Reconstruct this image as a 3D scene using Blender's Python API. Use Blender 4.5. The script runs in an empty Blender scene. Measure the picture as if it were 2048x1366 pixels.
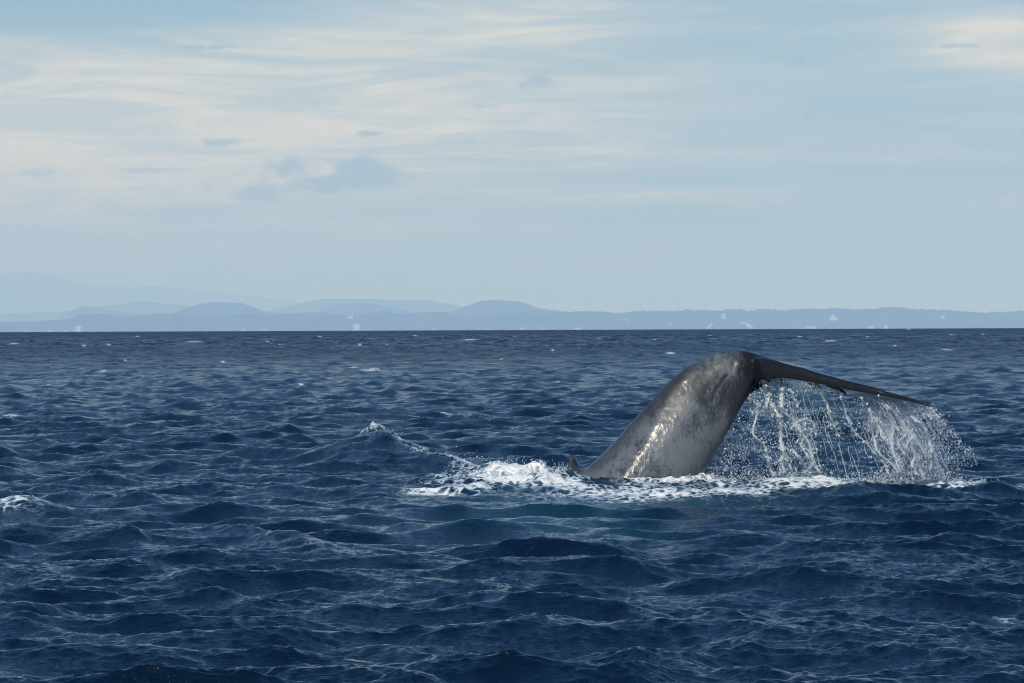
import bpy, bmesh, math, random
import numpy as np
from mathutils import Matrix, Vector, noise as mnoise

random.seed(7)
rng = np.random.default_rng(11)
SC = bpy.context.scene
COL = SC.collection
PI = math.pi

# ------------------------------------------------------------------ camera
CAM_H = 3.2
FPX = 6800.0                      # focal length in pixels of a 2048 px wide frame
PITCH = 0.00438
ROLL = -0.0039
cam = bpy.data.cameras.new('camera')
cam.sensor_width = 36.0
cam.lens = FPX * 36.0 / 2048.0
cam.clip_start = 0.5
cam.clip_end = 200000.0
camo = bpy.data.objects.new('camera', cam)
COL.objects.link(camo)
RM = (Matrix.Rotation(PI / 2 - PITCH, 4, 'X') @ Matrix.Rotation(ROLL, 4, 'Z'))
camo.matrix_world = Matrix.Translation((0, 0, CAM_H)) @ RM
SC.camera = camo
cam.dof.use_dof = False
R3 = np.array(RM.to_3x3())


def at(px, py, d):
    """point seen at photo pixel (px, py), d metres in front of the camera"""
    v = R3 @ np.array(((px - 1024) / FPX * d, -(py - 683) / FPX * d, -d))
    return v + np.array((0, 0, CAM_H))


# ------------------------------------------------------------------ light
SUN_EL = math.radians(36)
SUN_AZ = math.radians(-16)        # from straight behind the camera, minus = to the left
sdir = Vector((math.sin(SUN_AZ) * math.cos(SUN_EL), -math.cos(SUN_AZ) * math.cos(SUN_EL), math.sin(SUN_EL)))
sl = bpy.data.lights.new('sun', 'SUN')
sl.energy = 3.7
sl.angle = math.radians(0.6)
sl.color = (1.0, 0.93, 0.83)
so = bpy.data.objects.new('sun', sl)
COL.objects.link(so)
so.rotation_euler = sdir.to_track_quat('Z', 'Y').to_euler()

world = bpy.data.worlds.new('World')
SC.world = world
world.use_nodes = True
WT = world.node_tree
for n in list(WT.nodes):
    WT.nodes.remove(n)


class NT:
    """small helper to write node trees"""

    def __init__(self, tree):
        self.t = tree

    def n(self, kind, **kw):
        nd = self.t.nodes.new(kind)
        for k, v in kw.items():
            if k.startswith('i_'):
                nd.inputs[k[2:].replace('_', ' ')].default_value = v
            else:
                setattr(nd, k, v)
        return nd

    def l(self, a, b):
        self.t.links.new(a, b)

    def math(self, op, a, b=None, c=None, clamp=False):
        nd = self.t.nodes.new('ShaderNodeMath')
        nd.operation = op
        nd.use_clamp = clamp
        for i, v in enumerate((a, b, c)):
            if v is None:
                continue
            if isinstance(v, (int, float)):
                nd.inputs[i].default_value = v
            else:
                self.l(v, nd.inputs[i])
        return nd.outputs[0]

    def ramp(self, fac, a, b, lo=0.0, hi=1.0, smooth=True):
        nd = self.t.nodes.new('ShaderNodeMapRange')
        nd.interpolation_type = 'SMOOTHSTEP' if smooth else 'LINEAR'
        self.l(fac, nd.inputs['Value'])
        nd.inputs['From Min'].default_value = a
        nd.inputs['From Max'].default_value = b
        nd.inputs['To Min'].default_value = lo
        nd.inputs['To Max'].default_value = hi
        return nd.outputs[0]

    def mix(self, fac, a, b):
        nd = self.t.nodes.new('ShaderNodeMix')
        nd.data_type = 'RGBA'
        if isinstance(fac, (int, float)):
            nd.inputs[0].default_value = fac
        else:
            self.l(fac, nd.inputs[0])
        for i, v in ((6, a), (7, b)):
            if isinstance(v, tuple):
                nd.inputs[i].default_value = (*v, 1.0) if len(v) == 3 else v
            else:
                self.l(v, nd.inputs[i])
        return nd.outputs[2]

    def noise(self, vec, scale, detail=4, rough=0.5, dist=0.0, lac=2.0):
        nd = self.t.nodes.new('ShaderNodeTexNoise')
        self.l(vec, nd.inputs['Vector'])
        nd.inputs['Scale'].default_value = scale
        nd.inputs['Detail'].default_value = detail
        nd.inputs['Roughness'].default_value = rough
        nd.inputs['Distortion'].default_value = dist
        nd.inputs['Lacunarity'].default_value = lac
        return nd.outputs['Fac']

    def mapping(self, vec, loc=(0, 0, 0), rot=(0, 0, 0), scale=(1, 1, 1)):
        nd = self.t.nodes.new('ShaderNodeMapping')
        self.l(vec, nd.inputs['Vector'])
        nd.inputs['Location'].default_value = loc
        nd.inputs['Rotation'].default_value = rot
        nd.inputs['Scale'].default_value = scale
        return nd.outputs[0]

    def xyz(self, x, y, z):
        nd = self.t.nodes.new('ShaderNodeCombineXYZ')
        for i, v in enumerate((x, y, z)):
            if isinstance(v, (int, float)):
                nd.inputs[i].default_value = v
            else:
                self.l(v, nd.inputs[i])
        return nd.outputs[0]


w = NT(WT)
sky = w.n('ShaderNodeTexSky', sky_type='NISHITA', sun_disc=False)
sky.sun_elevation = SUN_EL
sky.sun_rotation = math.atan2(sdir.x, sdir.y)
sky.altitude = 0
sky.air_density = 1.0
sky.dust_density = 0.5
sky.ozone_density = 2.5
tc = w.n('ShaderNodeTexCoord')
sep = w.n('ShaderNodeSeparateXYZ')
w.l(tc.outputs['Generated'], sep.inputs[0])
X, Y, Z = sep.outputs
zc = w.math('MAXIMUM', Z, 0.0)
den = w.math('ADD', zc, 0.07)
px_ = w.math('DIVIDE', X, den)
py_ = w.math('DIVIDE', Y, den)
plane = w.xyz(px_, py_, 0.0)
# thin high cloud sheets, drawn out sideways
warp = w.noise(plane, 0.5, 2)
n1 = w.noise(w.mapping(plane, loc=(3.1, 1.7, 0), rot=(0, 0, 0.05), scale=(0.50, 0.80, 1)), 1.0, 8, 0.60, 0.9)
n2 = w.noise(w.mapping(plane, loc=(9.1, 4.4, 0), rot=(0, 0, -0.07), scale=(1.7, 2.1, 1)), 1.0, 9, 0.68, 1.3)
# angular coordinates of the part of the sky towards the coast
ysafe = w.math('MAXIMUM', Y, 0.05)
U = w.math('DIVIDE', X, ysafe)
E = w.math('DIVIDE', zc, ysafe)


def sky_blob(px, py, rx, ry):
    u0 = (px - 1024) / FPX
    e0 = (655 - py) / FPX
    du = w.math('MULTIPLY', w.math('SUBTRACT', U, u0), FPX / rx)
    de = w.math('MULTIPLY', w.math('SUBTRACT', E, e0), FPX / ry)
    r2 = w.math('ADD', w.math('MULTIPLY', du, du), w.math('MULTIPLY', de, de))
    return w.math('EXPONENT', w.math('MULTIPLY', r2, -1.0))


# where the cream cloud is thick: left half, mid height, and a bank far right
thick = w.math('MULTIPLY', sky_blob(330, 280, 800, 230), 0.36)
thick = w.math('ADD', thick, w.math('MULTIPLY', sky_blob(2020, 90, 180, 50), 0.50))
thick = w.math('ADD', thick, w.math('MULTIPLY', sky_blob(1000, 60, 500, 60), 0.16))
thick = w.math('SUBTRACT', thick, w.math('MULTIPLY', sky_blob(230, 20, 420, 60), 0.34))
thick = w.math('SUBTRACT', thick, w.math('MULTIPLY', sky_blob(1700, 200, 500, 110), 0.10))
cov = w.math('ADD', w.math('MULTIPLY', n1, 0.66), w.math('MULTIPLY', n2, 0.34))
cov = w.math('ADD', cov, thick)
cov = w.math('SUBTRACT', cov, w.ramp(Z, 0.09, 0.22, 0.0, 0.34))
lowfade = w.ramp(E, 0.004, 0.045)
cov_m = w.math('MULTIPLY', w.ramp(cov, 0.36, 0.90), w.math('ADD', w.math('MULTIPLY', lowfade, 0.85), 0.15))
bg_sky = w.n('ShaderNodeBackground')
# haze-softened blue under the cloud
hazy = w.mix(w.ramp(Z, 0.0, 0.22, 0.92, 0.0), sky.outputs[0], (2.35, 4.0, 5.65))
hazy = w.mix(w.ramp(Z, 0.06, 0.17, 0.0, 0.85), hazy, (0.45, 1.75, 4.3))  # deep blue overhead, added to colour and darken the sea's reflections
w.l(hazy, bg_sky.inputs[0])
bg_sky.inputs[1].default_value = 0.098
bg_cl = w.n('ShaderNodeBackground')
w.l(w.mix(w.ramp(n2, 0.38, 0.62), (0.58, 0.65, 0.66), (0.80, 0.80, 0.72)), bg_cl.inputs[0])
bg_cl.inputs[1].default_value = 1.0
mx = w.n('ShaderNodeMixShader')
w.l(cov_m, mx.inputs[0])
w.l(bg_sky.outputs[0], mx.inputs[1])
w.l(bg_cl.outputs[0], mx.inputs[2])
# small ragged grey-blue cumulus low over the coast
angv = w.xyz(w.math('MULTIPLY', U, 40.0), w.math('MULTIPLY', E, 70.0), 0.0)
rag = w.noise(angv, 1.6, 7, 0.62, 0.4)
g = None
for (a, b, rx, ry, k) in ((735, 350, 115, 48, 1.0), (600, 330, 95, 30, .9), (645, 372, 85, 26, .9), (520, 388, 80, 32, .85), (690, 430, 60, 26, .4),
                          (430, 375, 45, 22, .5), (270, 342, 70, 14, .5), (55, 345, 90, 12, .5), (350, 432, 150, 22, .42), (750, 270, 40, 12, .5), (1100, 160, 80, 30, .36),
                          (960, 285, 90, 8, .45), (460, 285, 110, 10, .55), (850, 215, 260, 9, .45), (1700, 130, 420, 26, .42), (930, 150, 60, 20, .3),
                          (460, 95, 130, 8, .5), (1500, 235, 260, 12, .3), (1910, 98, 50, 8, .7), (230, 480, 300, 26, .35)):
    m = w.math('MULTIPLY', sky_blob(a, b, rx, ry), k)
    g = m if g is None else w.math('MAXIMUM', g, m)
gm = w.ramp(w.math('ADD', w.math('MULTIPLY', g, 0.50), w.math('MULTIPLY', rag, 1.25)), 0.80, 1.05)
bg_g = w.n('ShaderNodeBackground')
bg_g.inputs[0].default_value = (0.25, 0.37, 0.50, 1)
bg_g.inputs[1].default_value = 1.0
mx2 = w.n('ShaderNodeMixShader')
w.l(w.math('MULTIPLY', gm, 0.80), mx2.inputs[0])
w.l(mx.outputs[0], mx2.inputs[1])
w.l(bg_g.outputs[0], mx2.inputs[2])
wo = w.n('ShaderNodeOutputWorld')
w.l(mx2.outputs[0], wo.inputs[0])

SC.view_settings.view_transform = 'Standard'
SC.view_settings.look = 'None'
SC.view_settings.gamma = 1.0
SC.view_settings.use_curve_mapping = False
SC.view_settings.exposure = 0.14

SC.render.engine = 'CYCLES'
SC.cycles.max_bounces = 6
SC.cycles.diffuse_bounces = 2
SC.cycles.glossy_bounces = 3
SC.cycles.transmission_bounces = 3
SC.cycles.transparent_max_bounces = 24
SC.cycles.volume_bounces = 0
SC.cycles.caustics_reflective = False
SC.cycles.caustics_refractive = False
SC.cycles.sample_clamp_direct = 12.0
SC.cycles.sample_clamp_indirect = 4.0
SC.cycles.use_denoising = True
SC.cycles.denoising_prefilter = 'ACCURATE'
SC.cycles.use_adaptive_sampling = False
SC.cycles.filter_width = 1.05 if hasattr(SC.cycles, 'filter_width') else 1.5


# ------------------------------------------------------------------ helpers
def tag(o, label=None, cat=None, group=None, kind=None):
    if label: o['label'] = label
    if cat: o['category'] = cat
    if group: o['group'] = group
    if kind: o['kind'] = kind
    return o


def new_mat(name):
    m = bpy.data.materials.new(name)
    m.use_nodes = True
    for n in list(m.node_tree.nodes):
        m.node_tree.nodes.remove(n)
    return m, NT(m.node_tree)


def simple_mat(name, color, rough=0.7, metallic=0.0, var=0.0, scale=1.0):
    m, t = new_mat(name)
    b = t.n('ShaderNodeBsdfPrincipled')
    b.inputs['Roughness'].default_value = rough
    b.inputs['Metallic'].default_value = metallic
    tcn = t.n('ShaderNodeTexCoord')
    f = t.noise(tcn.outputs['Object'], scale, 4)
    dark = tuple(c * (1 - var) for c in color)
    lite = tuple(min(1, c * (1 + var)) for c in color)
    t.l(t.mix(f, dark, lite), b.inputs['Base Color'])
    o = t.n('ShaderNodeOutputMaterial')
    t.l(b.outputs[0], o.inputs[0])
    return m


def np_mesh(name, verts, quads, mat=None, smooth=True, parent=None, tris=None):
    me = bpy.data.meshes.new(name)
    nv = len(verts)
    me.vertices.add(nv)
    me.vertices.foreach_set('co', np.asarray(verts, dtype=np.float32).ravel())
    if tris is None:
        tris = np.zeros((0, 3), dtype=np.int32)
    quads = np.asarray(quads, dtype=np.int32).reshape(-1, 4)
    nq, nt = len(quads), len(tris)
    me.loops.add(nq * 4 + nt * 3)
    me.loops.foreach_set('vertex_index', np.concatenate((quads.ravel(), np.asarray(tris, dtype=np.int32).ravel())).astype(np.int32))
    me.polygons.add(nq + nt)
    st = np.concatenate((np.arange(nq) * 4, nq * 4 + np.arange(nt) * 3)).astype(np.int32)
    me.polygons.foreach_set('loop_start', st)
    me.update(calc_edges=True)
    me.validate()
    if smooth:
        me.polygons.foreach_set('use_smooth', np.ones(nq + nt, dtype=bool))
    o = bpy.data.objects.new(name, me)
    COL.objects.link(o)
    if mat: me.materials.append(mat)
    if parent: o.parent = parent
    return o


def bm_obj(name, bm, mat=None, parent=None, smooth=False, loc=None):
    me = bpy.data.meshes.new(name)
    bmesh.ops.recalc_face_normals(bm, faces=bm.faces)
    bm.to_mesh(me)
    bm.free()
    if smooth:
        for p in me.polygons: p.use_smooth = True
    o = bpy.data.objects.new(name, me)
    COL.objects.link(o)
    if mat: me.materials.append(mat)
    if parent: o.parent = parent
    if loc is not None: o.location = loc
    return o


def add_box(bm, x0, x1, y0, y1, z0, z1):
    vs = [bm.verts.new(p) for p in ((x0, y0, z0), (x1, y0, z0), (x1, y1, z0), (x0, y1, z0), (x0, y0, z1), (x1, y0, z1), (x1, y1, z1), (x0, y1, z1))]
    for f in ((0, 3, 2, 1), (4, 5, 6, 7), (0, 1, 5, 4), (1, 2, 6, 5), (2, 3, 7, 6), (3, 0, 4, 7)):
        bm.faces.new([vs[i] for i in f])


def vnoise(x, y, seed=0, octs=4, gain=0.5):
    """value noise, vectorised, about -1..1"""
    r = np.random.default_rng(seed)
    tab = r.uniform(-1, 1, (256, 256))
    out = np.zeros_like(x, dtype=float)
    a, tot = 1.0, 0.0
    for o in range(octs):
        xi = np.floor(x).astype(np.int64); yi = np.floor(y).astype(np.int64)
        fx = x - xi; fy = y - yi
        fx = fx * fx * (3 - 2 * fx); fy = fy * fy * (3 - 2 * fy)
        x0 = xi & 255; x1 = (xi + 1) & 255; y0 = yi & 255; y1 = (yi + 1) & 255
        v = (tab[x0, y0] * (1 - fx) + tab[x1, y0] * fx) * (1 - fy) + (tab[x0, y1] * (1 - fx) + tab[x1, y1] * fx) * fy
        out += a * v
        tot += a
        a *= gain
        x = x * 2.03 + 17.3; y = y * 2.03 + 9.1
    return out / tot


# ------------------------------------------------------------------ sea
EARTH = 6371000.0


def wave_tile(N, L, lam_min, lam_max, lam_peak, wind, spread, power, seed, slope_rms):
    r = np.random.default_rng(seed)
    k1 = np.fft.fftfreq(N, d=L / N) * 2 * PI
    kx, ky = np.meshgrid(k1, k1, indexing='ij')
    k = np.hypot(kx, ky)
    k[0, 0] = 1e9
    kp = 2 * PI / lam_peak
    S = k ** (-power) * np.exp(-1.25 * (kp / k) ** 2)
    th = np.arctan2(ky, kx) - wind
    S *= (0.04 + np.abs(np.cos(th / 2)) ** (2 * spread))
    S *= (k > 2 * PI / lam_max) & (k < 2 * PI / lam_min)
    H = np.sqrt(S) * (r.normal(size=(N, N)) + 1j * r.normal(size=(N, N)))
    H[0, 0] = 0
    h = np.fft.ifft2(H).real
    sx = np.fft.ifft2(1j * kx * H).real
    sy = np.fft.ifft2(1j * ky * H).real
    sc = slope_rms / math.sqrt((sx ** 2 + sy ** 2).mean())
    dx = np.fft.ifft2(-1j * kx / k * H).real
    dy = np.fft.ifft2(-1j * ky / k * H).real
    return h * sc, -dx * sc, -dy * sc, L


def sample(tile, x, y):
    L = tile[3]
    N = tile[0].shape[0]
    u = (x / L % 1.0) * N; v = (y / L % 1.0) * N
    i = u.astype(np.int64); j = v.astype(np.int64)
    fu = u - i; fv = v - j
    i %= N; j %= N
    i1 = (i + 1) % N; j1 = (j + 1) % N
    return [a[i, j] * (1 - fu) * (1 - fv) + a[i1, j] * fu * (1 - fv) + a[i, j1] * (1 - fu) * fv + a[i1, j1] * fu * fv for a in tile[:3]]


T1 = wave_tile(1024, 113.0, 1.0, 30.0, 5.2, math.radians(-104), 4.5, 3.35, 5, 0.205)
T2 = wave_tile(512, 14.3, 0.10, 1.3, 1.0, math.radians(-84), 2.4, 3.7, 9, 0.24)


def smooth01(x):
    x = np.clip(x, 0, 1)
    return x * x * (3 - 2 * x)


def water_px(x, y):
    """photo pixel of the calm water surface at (x, y)"""
    yy = np.maximum(y, 1.0)
    u = x / yy * FPX
    v = CAM_H / yy * FPX
    return 1024 + u + v * ROLL * -1 * 0, 653 + v - u * 0.0039


WHITECAPS = [(30, 686, 18, 3), (217, 689, 10, 3), (388, 682, 26, 3), (205, 744, 16, 4), (447, 723, 8, 4), (772, 687, 8, 3), (742, 741, 34, 4), (942, 678, 24, 3),
             (1002, 719, 8, 3), (1340, 706, 20, 4), (1660, 681, 20, 3), (1893, 699, 26, 3), (707, 735, 12, 4), (20, 835, 26, 4), (168, 690, 8, 5), (720, 688, 5, 5),
             (535, 681, 6, 2), (830, 669, 8, 2), (1500, 668, 6, 2), (95, 771, 8, 4), (1200, 676, 6, 2), (900, 830, 26, 2), (1600, 672, 8, 2),
             (600, 770, 10, 3), (1120, 765, 10, 3), (1420, 669, 6, 2), (275, 671, 7, 2), (1905, 668, 14, 2), (1965, 667, 8, 2), (1310, 677, 5, 2), (640, 672, 6, 2), (1030, 672, 5, 2),
             (430, 696, 6, 2), (560, 688, 5, 2), (1105, 700, 5, 2), (250, 720, 5, 2), (1790, 690, 6, 2), (1735, 672, 5, 2)]


def sea_height(x, y):
    """returns displaced x, y, z and foam, teal values"""
    r = np.hypot(x, y)
    h1, dx1, dy1 = sample(T1, x, y)
    # the short waves come in gusty patches and are not resolved far away
    gust = 0.85 + 0.65 * vnoise(x / 9.0, y / 14.0, 3, 3)
    c, s_ = math.cos(0.31), math.sin(0.31)
    h2, dx2, dy2 = sample(T2, (x * c - y * s_) + 0.25 * h1, x * s_ + y * c)
    far = 1.0 - smooth01((r - 120) / 260.0)
    qx, qy = water_px(x, y)

    def blob(cx, cy, rx, ry, tilt=0.0, p=2.0):
        u = (qx - cx); v = (qy - cy) - tilt * u
        return np.exp(-((np.abs(u) / rx) ** p + (np.abs(v) / ry) ** p))

    near_whale = blob(1150, 1035, 620, 55)
    calm = 1 - 0.40 * blob(900, 1055, 300, 40) - 0.18 * near_whale
    a2 = gust * far * np.clip(calm, 0.15, 1)
    z = h1 * (1 - 0.45 * blob(1250, 985, 460, 60)) + h2 * a2
    # sharpen the crests
    X_ = x + 1.25 * dx1 + 0.6 * dx2 * a2
    Y_ = y + 1.25 * dy1 + 0.6 * dy2 * a2
    # the steep lump thrown up ahead of the fin, and the ridge running from it to the whale
    n_r = vnoise(x * 1.9, y * 0.9, 21, 3)
    n_f = vnoise(x * 6.0, y * 3.0, 22, 4, 0.55)
    lump = blob(764, 914, 52, 10) * 0.66
    lump2 = blob(720, 926, 120, 13) * 0.36
    ridge = blob(900, 938, 120, 7, 0.13) * 0.22
    z = z + lump + lump2 + ridge + 0.10 * (lump + ridge) * n_f * 2.5
    hump = blob(1030, 966, 105, 8, 0.02, 2.5)
    hump2 = blob(1120, 972, 60, 7)
    hum = blob(930, 975, 70, 6)
    collar = blob(1275, 970, 150, 5) + blob(1410, 972, 40, 6)
    z = z + collar * (0.07 + 0.09 * n_f + 0.05 * n_r)
    z = z + hump * (0.26 + 0.26 * n_r + 0.07 * n_f) + hump2 * (0.16 + 0.16 * n_r + 0.05 * n_f) + hum * (0.08 + 0.1 * n_f)
    # swell shouldering up in front of the falling water, at right
    z = z + blob(1715, 994, 75, 8) * 0.16 + blob(1890, 966, 70, 5) * 0.14 + blob(1580, 966, 70, 5) * 0.08 + blob(1600, 970, 120, 7) * 0.07 + blob(1900, 972, 70, 5) * 0.06 + blob(1990, 985, 60, 7) * 0.16 + blob(1830, 1000, 90, 8) * 0.08
    z = z + blob(40, 1024, 70, 9, -0.03) * 0.26 + blob(20, 848, 50, 3) * 0.2
    # foreground crest with broken water on top
    z = z + blob(560, 1085, 110, 9, 0.14) * 0.15 + blob(640, 1108, 26, 6) * 0.10
    foam = np.zeros_like(x)
    FK = 0.86
    for (cx, cy, rx, ry, k, tl) in ((1030, 968, 130, 12, 1.5, 0.02), (930, 982, 90, 7, 1.05, -0.03), (1290, 986, 250, 15, 1.15, 0.0), (1480, 982, 120, 14, 1.1, 0), (1130, 976, 90, 10, 1.5, 0),
                                     (1620, 970, 150, 11, 1.3, 0), (1900, 974, 95, 7, .95, -0.02), (1740, 967, 130, 8, .75, 0), (1370, 968, 160, 10, 1.25, 0), (885, 930, 120, 8, 1.15, 0.13),
                                     (764, 910, 40, 9, 1.5, 0), (960, 950, 60, 9, 1.0, 0.1), (35, 1020, 62, 13, 1.3, -0.05), (20, 842, 30, 3, 1.1, 0), (900, 838, 110, 2.5, .7, .03),
                                     (640, 1098, 30, 7, .62, .2), (580, 1080, 60, 4, .5, .2), (40, 1132, 10, 4, .75, 0), (2035, 975, 26, 7, .9, 0), (860, 965, 60, 14, .75, 0), (865, 986, 70, 5, 1.3, 0), (2000, 1225, 40, 4, .6, .1),
                                     (1950, 966, 60, 4, .8, 0), (820, 905, 50, 5, .7, .15)):
        foam = np.maximum(foam, FK * k * blob(cx, cy, rx, ry, tl))
    for (cx, cy, rx, ry) in WHITECAPS:
        b = blob(cx, cy + 1, rx * 0.8, ry * 0.55)
        foam = np.maximum(foam, 1.0 * b)
        z = z + b * (0.06 if cy > 700 else 0.08)
    # random small breaking crests, where the big waves steepen
    rc = smooth01((h1 - 0.235) / 0.12) * smooth01((vnoise(x / 3.0, y / 5.0, 44, 2) - 0.30) / 0.3)
    foam = np.maximum(foam, 0.75 * rc * (r > 55))
    teal = 0.6 * np.clip(0.9 * blob(1230, 1005, 300, 16) + 0.65 * blob(1080, 1040, 170, 16) + 0.45 * blob(1240, 1068, 150, 14) + 0.35 * blob(840, 1050, 120, 14) + 0.5 * blob(1380, 975, 170, 20), 0, 1)
    nearf = 0.2 + 0.8 * smooth01((r - 21) / 8.0)           # no short seas where the mesh is coarse, behind and below the camera
    z = z * nearf
    X_ = x + (X_ - x) * nearf
    Y_ = y + (Y_ - y) * nearf
    z = z - r * r / (2 * EARTH)
    return X_, Y_, z, foam, teal


def build_sea():
    # rings of distance: close together (in view angle) near the whale, wider beyond
    fh = FPX / 2 * CAM_H
    y_near = np.concatenate((np.arange(fh / 25.0, fh / 28.5, -0.45), np.arange(fh / 28.5, fh / 110.0, -0.235)))
    y_far = np.concatenate((np.arange(fh / 110.0, 12, -0.32), np.arange(12, 1.1, -0.30)))
    radii = np.concatenate((np.geomspace(0.4, 24.8, 56), fh / y_near, fh / y_far))
    dense = np.radians(np.linspace(-9.7, 9.7, 780))
    wide = np.radians(9.7 + (350.3 - 9.7) * (0.5 - 0.5 * np.cos(np.linspace(0, PI, 74))))[1:-1]
    ang = np.concatenate((dense, wide))
    nr, na = len(radii), len(ang)
    R, A = np.meshgrid(radii, ang, indexing='ij')
    x = R * np.sin(A); y = R * np.cos(A)
    X_, Y_, Z_, foam, teal = sea_height(x, y)
    out = np.abs((A + PI) % (2 * PI) - PI) > math.radians(9.8)
    foam[out & (R < 2000)] *= 1.0
    co = np.stack((X_, Y_, Z_), -1).reshape(-1, 3)
    idx = np.arange(nr * na).reshape(nr, na)
    nxt = np.roll(idx, -1, axis=1)
    quads = np.stack((idx[:-1], idx[1:], nxt[1:], nxt[:-1]), -1).reshape(-1, 4)
    c = len(co)
    co = np.vstack((co, [[0, 0, 0]]))
    tris = np.stack((np.full(na, c), idx[0], nxt[0]), -1)
    o = np_mesh('sea', co, quads, None, True, None, tris)
    for nm, arr in (('foam', foam), ('teal', teal), ('dist', R)):
        at_ = o.data.attributes.new(nm, 'FLOAT', 'POINT')
        at_.data.foreach_set('value', np.append(arr.ravel(), 0).astype(np.float32))
    return o


sea = build_sea()
tag(sea, kind='structure')

m_sea, t = new_mat('sea_water')
geo = t.n('ShaderNodeNewGeometry')
P = geo.outputs['Position']
a_f = t.n('ShaderNodeAttribute', attribute_name='foam').outputs['Fac']
a_t = t.n('ShaderNodeAttribute', attribute_name='teal').outputs['Fac']
a_d = t.n('ShaderNodeAttribute', attribute_name='dist').outputs['Fac']
# foam breaks up into lace, strings and holes
fn1 = t.noise(t.mapping(P, scale=(1.0, 0.45, 1)), 3.2, 7, 0.62, 0.5)
vor = t.n('ShaderNodeTexVoronoi', feature='DISTANCE_TO_EDGE')
wv = t.n('ShaderNodeVectorMath', operation='ADD')
t.l(t.mapping(P, scale=(1.0, 0.4, 1)), wv.inputs[0])
cn = t.n('ShaderNodeTexNoise'); t.l(P, cn.inputs['Vector']); cn.inputs['Scale'].default_value = 2.6; cn.inputs['Detail'].default_value = 4
sc_ = t.n('ShaderNodeVectorMath', operation='SCALE'); t.l(cn.outputs['Color'], sc_.inputs[0]); sc_.inputs['Scale'].default_value = 0.55
t.l(sc_.outputs[0], wv.inputs[1]); t.l(wv.outputs[0], vor.inputs['Vector'])
vor.inputs['Scale'].default_value = 4.5
lace = t.ramp(vor.outputs['Distance'], 0.02, 0.28, 1.0, 0.0)
pat = t.math('ADD', t.math('MULTIPLY', fn1, 0.8), t.math('MULTIPLY', lace, 0.26))
fsum = t.math('ADD', a_f, t.math('MULTIPLY', t.math('SUBTRACT', pat, 0.54), 1.9))
foamf = t.math('MULTIPLY', t.ramp(fsum, 0.42, 1.05), t.ramp(a_f, 0.04, 0.25))
foamf = t.math('MINIMUM', foamf, 0.97)
# ripples finer than the mesh
rp = t.mapping(P, rot=(0, 0, 0.35), scale=(1.0, 1.6, 1.0))
r1 = t.noise(rp, 5.5, 5, 0.62, 0.35)
r2 = t.noise(t.mapping(P, rot=(0, 0, -0.4), scale=(1.3, 1.0, 1)), 15.0, 3, 0.6, 0.2)
r5 = t.noise(t.mapping(P, rot=(0, 0, 0.2), scale=(0.8, 1.3, 1)), 34.0, 2, 0.6, 0.2)
bmp1 = t.n('ShaderNodeBump')
bmp1.inputs['Distance'].default_value = 1.0
t.l(t.math('ADD', t.math('MULTIPLY', r1, 0.036), t.math('ADD', t.math('MULTIPLY', r2, 0.015), t.math('MULTIPLY', r5, 0.006))), bmp1.inputs['Height'])
bmp1.inputs['Strength'].default_value = 1.0
# far away, where the mesh is coarse, the short seas themselves live in the relief
fw = t.math('MULTIPLY', t.ramp(a_d, 110.0, 420.0), 1.0)
r3 = t.noise(t.mapping(P, rot=(0, 0, 0.15), scale=(0.7, 1.0, 1.0)), 0.9, 5, 0.55, 0.2)
r4 = t.noise(t.mapping(P, rot=(0, 0, 0.1), scale=(0.6, 0.22, 1.0)), 0.10, 4, 0.55, 0.2)
bmp2 = t.n('ShaderNodeBump')
bmp2.inputs['Distance'].default_value = 1.0
t.l(t.math('MULTIPLY', fw, t.math('ADD', t.math('MULTIPLY', r3, 0.45), t.math('MULTIPLY', r4, 3.0))), bmp2.inputs['Height'])
def slope_noise(sx, sy, seed):
    nn = t.n('ShaderNodeTexNoise')
    t.l(t.mapping(P, loc=(seed, seed * 1.7, 0), rot=(0, 0, 0.06), scale=(sx, sy, 1.0)), nn.inputs['Vector'])
    nn.inputs['Scale'].default_value = 1.0
    nn.inputs['Detail'].default_value = 4
    nn.inputs['Roughness'].default_value = 0.6
    v = t.n('ShaderNodeVectorMath', operation='SUBTRACT')
    t.l(nn.outputs['Color'], v.inputs[0]); v.inputs[1].default_value = (0.5, 0.5, 0.5)
    return v.outputs[0]


def vscale(v, f):
    n_ = t.n('ShaderNodeVectorMath', operation='SCALE')
    t.l(v, n_.inputs[0])
    if isinstance(f, (int, float)): n_.inputs['Scale'].default_value = f
    else: t.l(f, n_.inputs['Scale'])
    return n_.outputs[0]


def vadd(a_, b_):
    n_ = t.n('ShaderNodeVectorMath', operation='ADD')
    t.l(a_, n_.inputs[0]); t.l(b_, n_.inputs[1])
    return n_.outputs[0]


sA = vscale(slope_noise(0.42, 0.20, 3.0), t.math('MULTIPLY', t.ramp(a_d, 130.0, 260.0), t.ramp(a_d, 500.0, 900.0, 1.2, 0.0)))
sB = vscale(slope_noise(0.20, 0.030, 11.0), t.math('MULTIPLY', t.ramp(a_d, 350.0, 900.0), 2.4))
sC = vscale(slope_noise(0.9, 0.10, 23.0), t.math('MULTIPLY', t.ramp(a_d, 250.0, 700.0), 1.7))
slp = vadd(vadd(sA, sB), sC)
slp_m = t.n('ShaderNodeVectorMath', operation='MULTIPLY')
t.l(slp, slp_m.inputs[0]); slp_m.inputs[1].default_value = (0.5, 0.9, 0.0)
nrm_f = t.n('ShaderNodeVectorMath', operation='NORMALIZE')
cam_tilt = t.xyz(0.0, t.ramp(a_d, 80.0, 500.0, 0.0, -0.20), 0.0)      # normals tilted towards the camera, put in to darken the far sea
t.l(vadd(vadd(bmp2.outputs[0], cam_tilt), slp_m.outputs[0]), nrm_f.inputs[0])
t.l(nrm_f.outputs[0], bmp1.inputs['Normal'])
fb = t.n('ShaderNodeBump')
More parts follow.
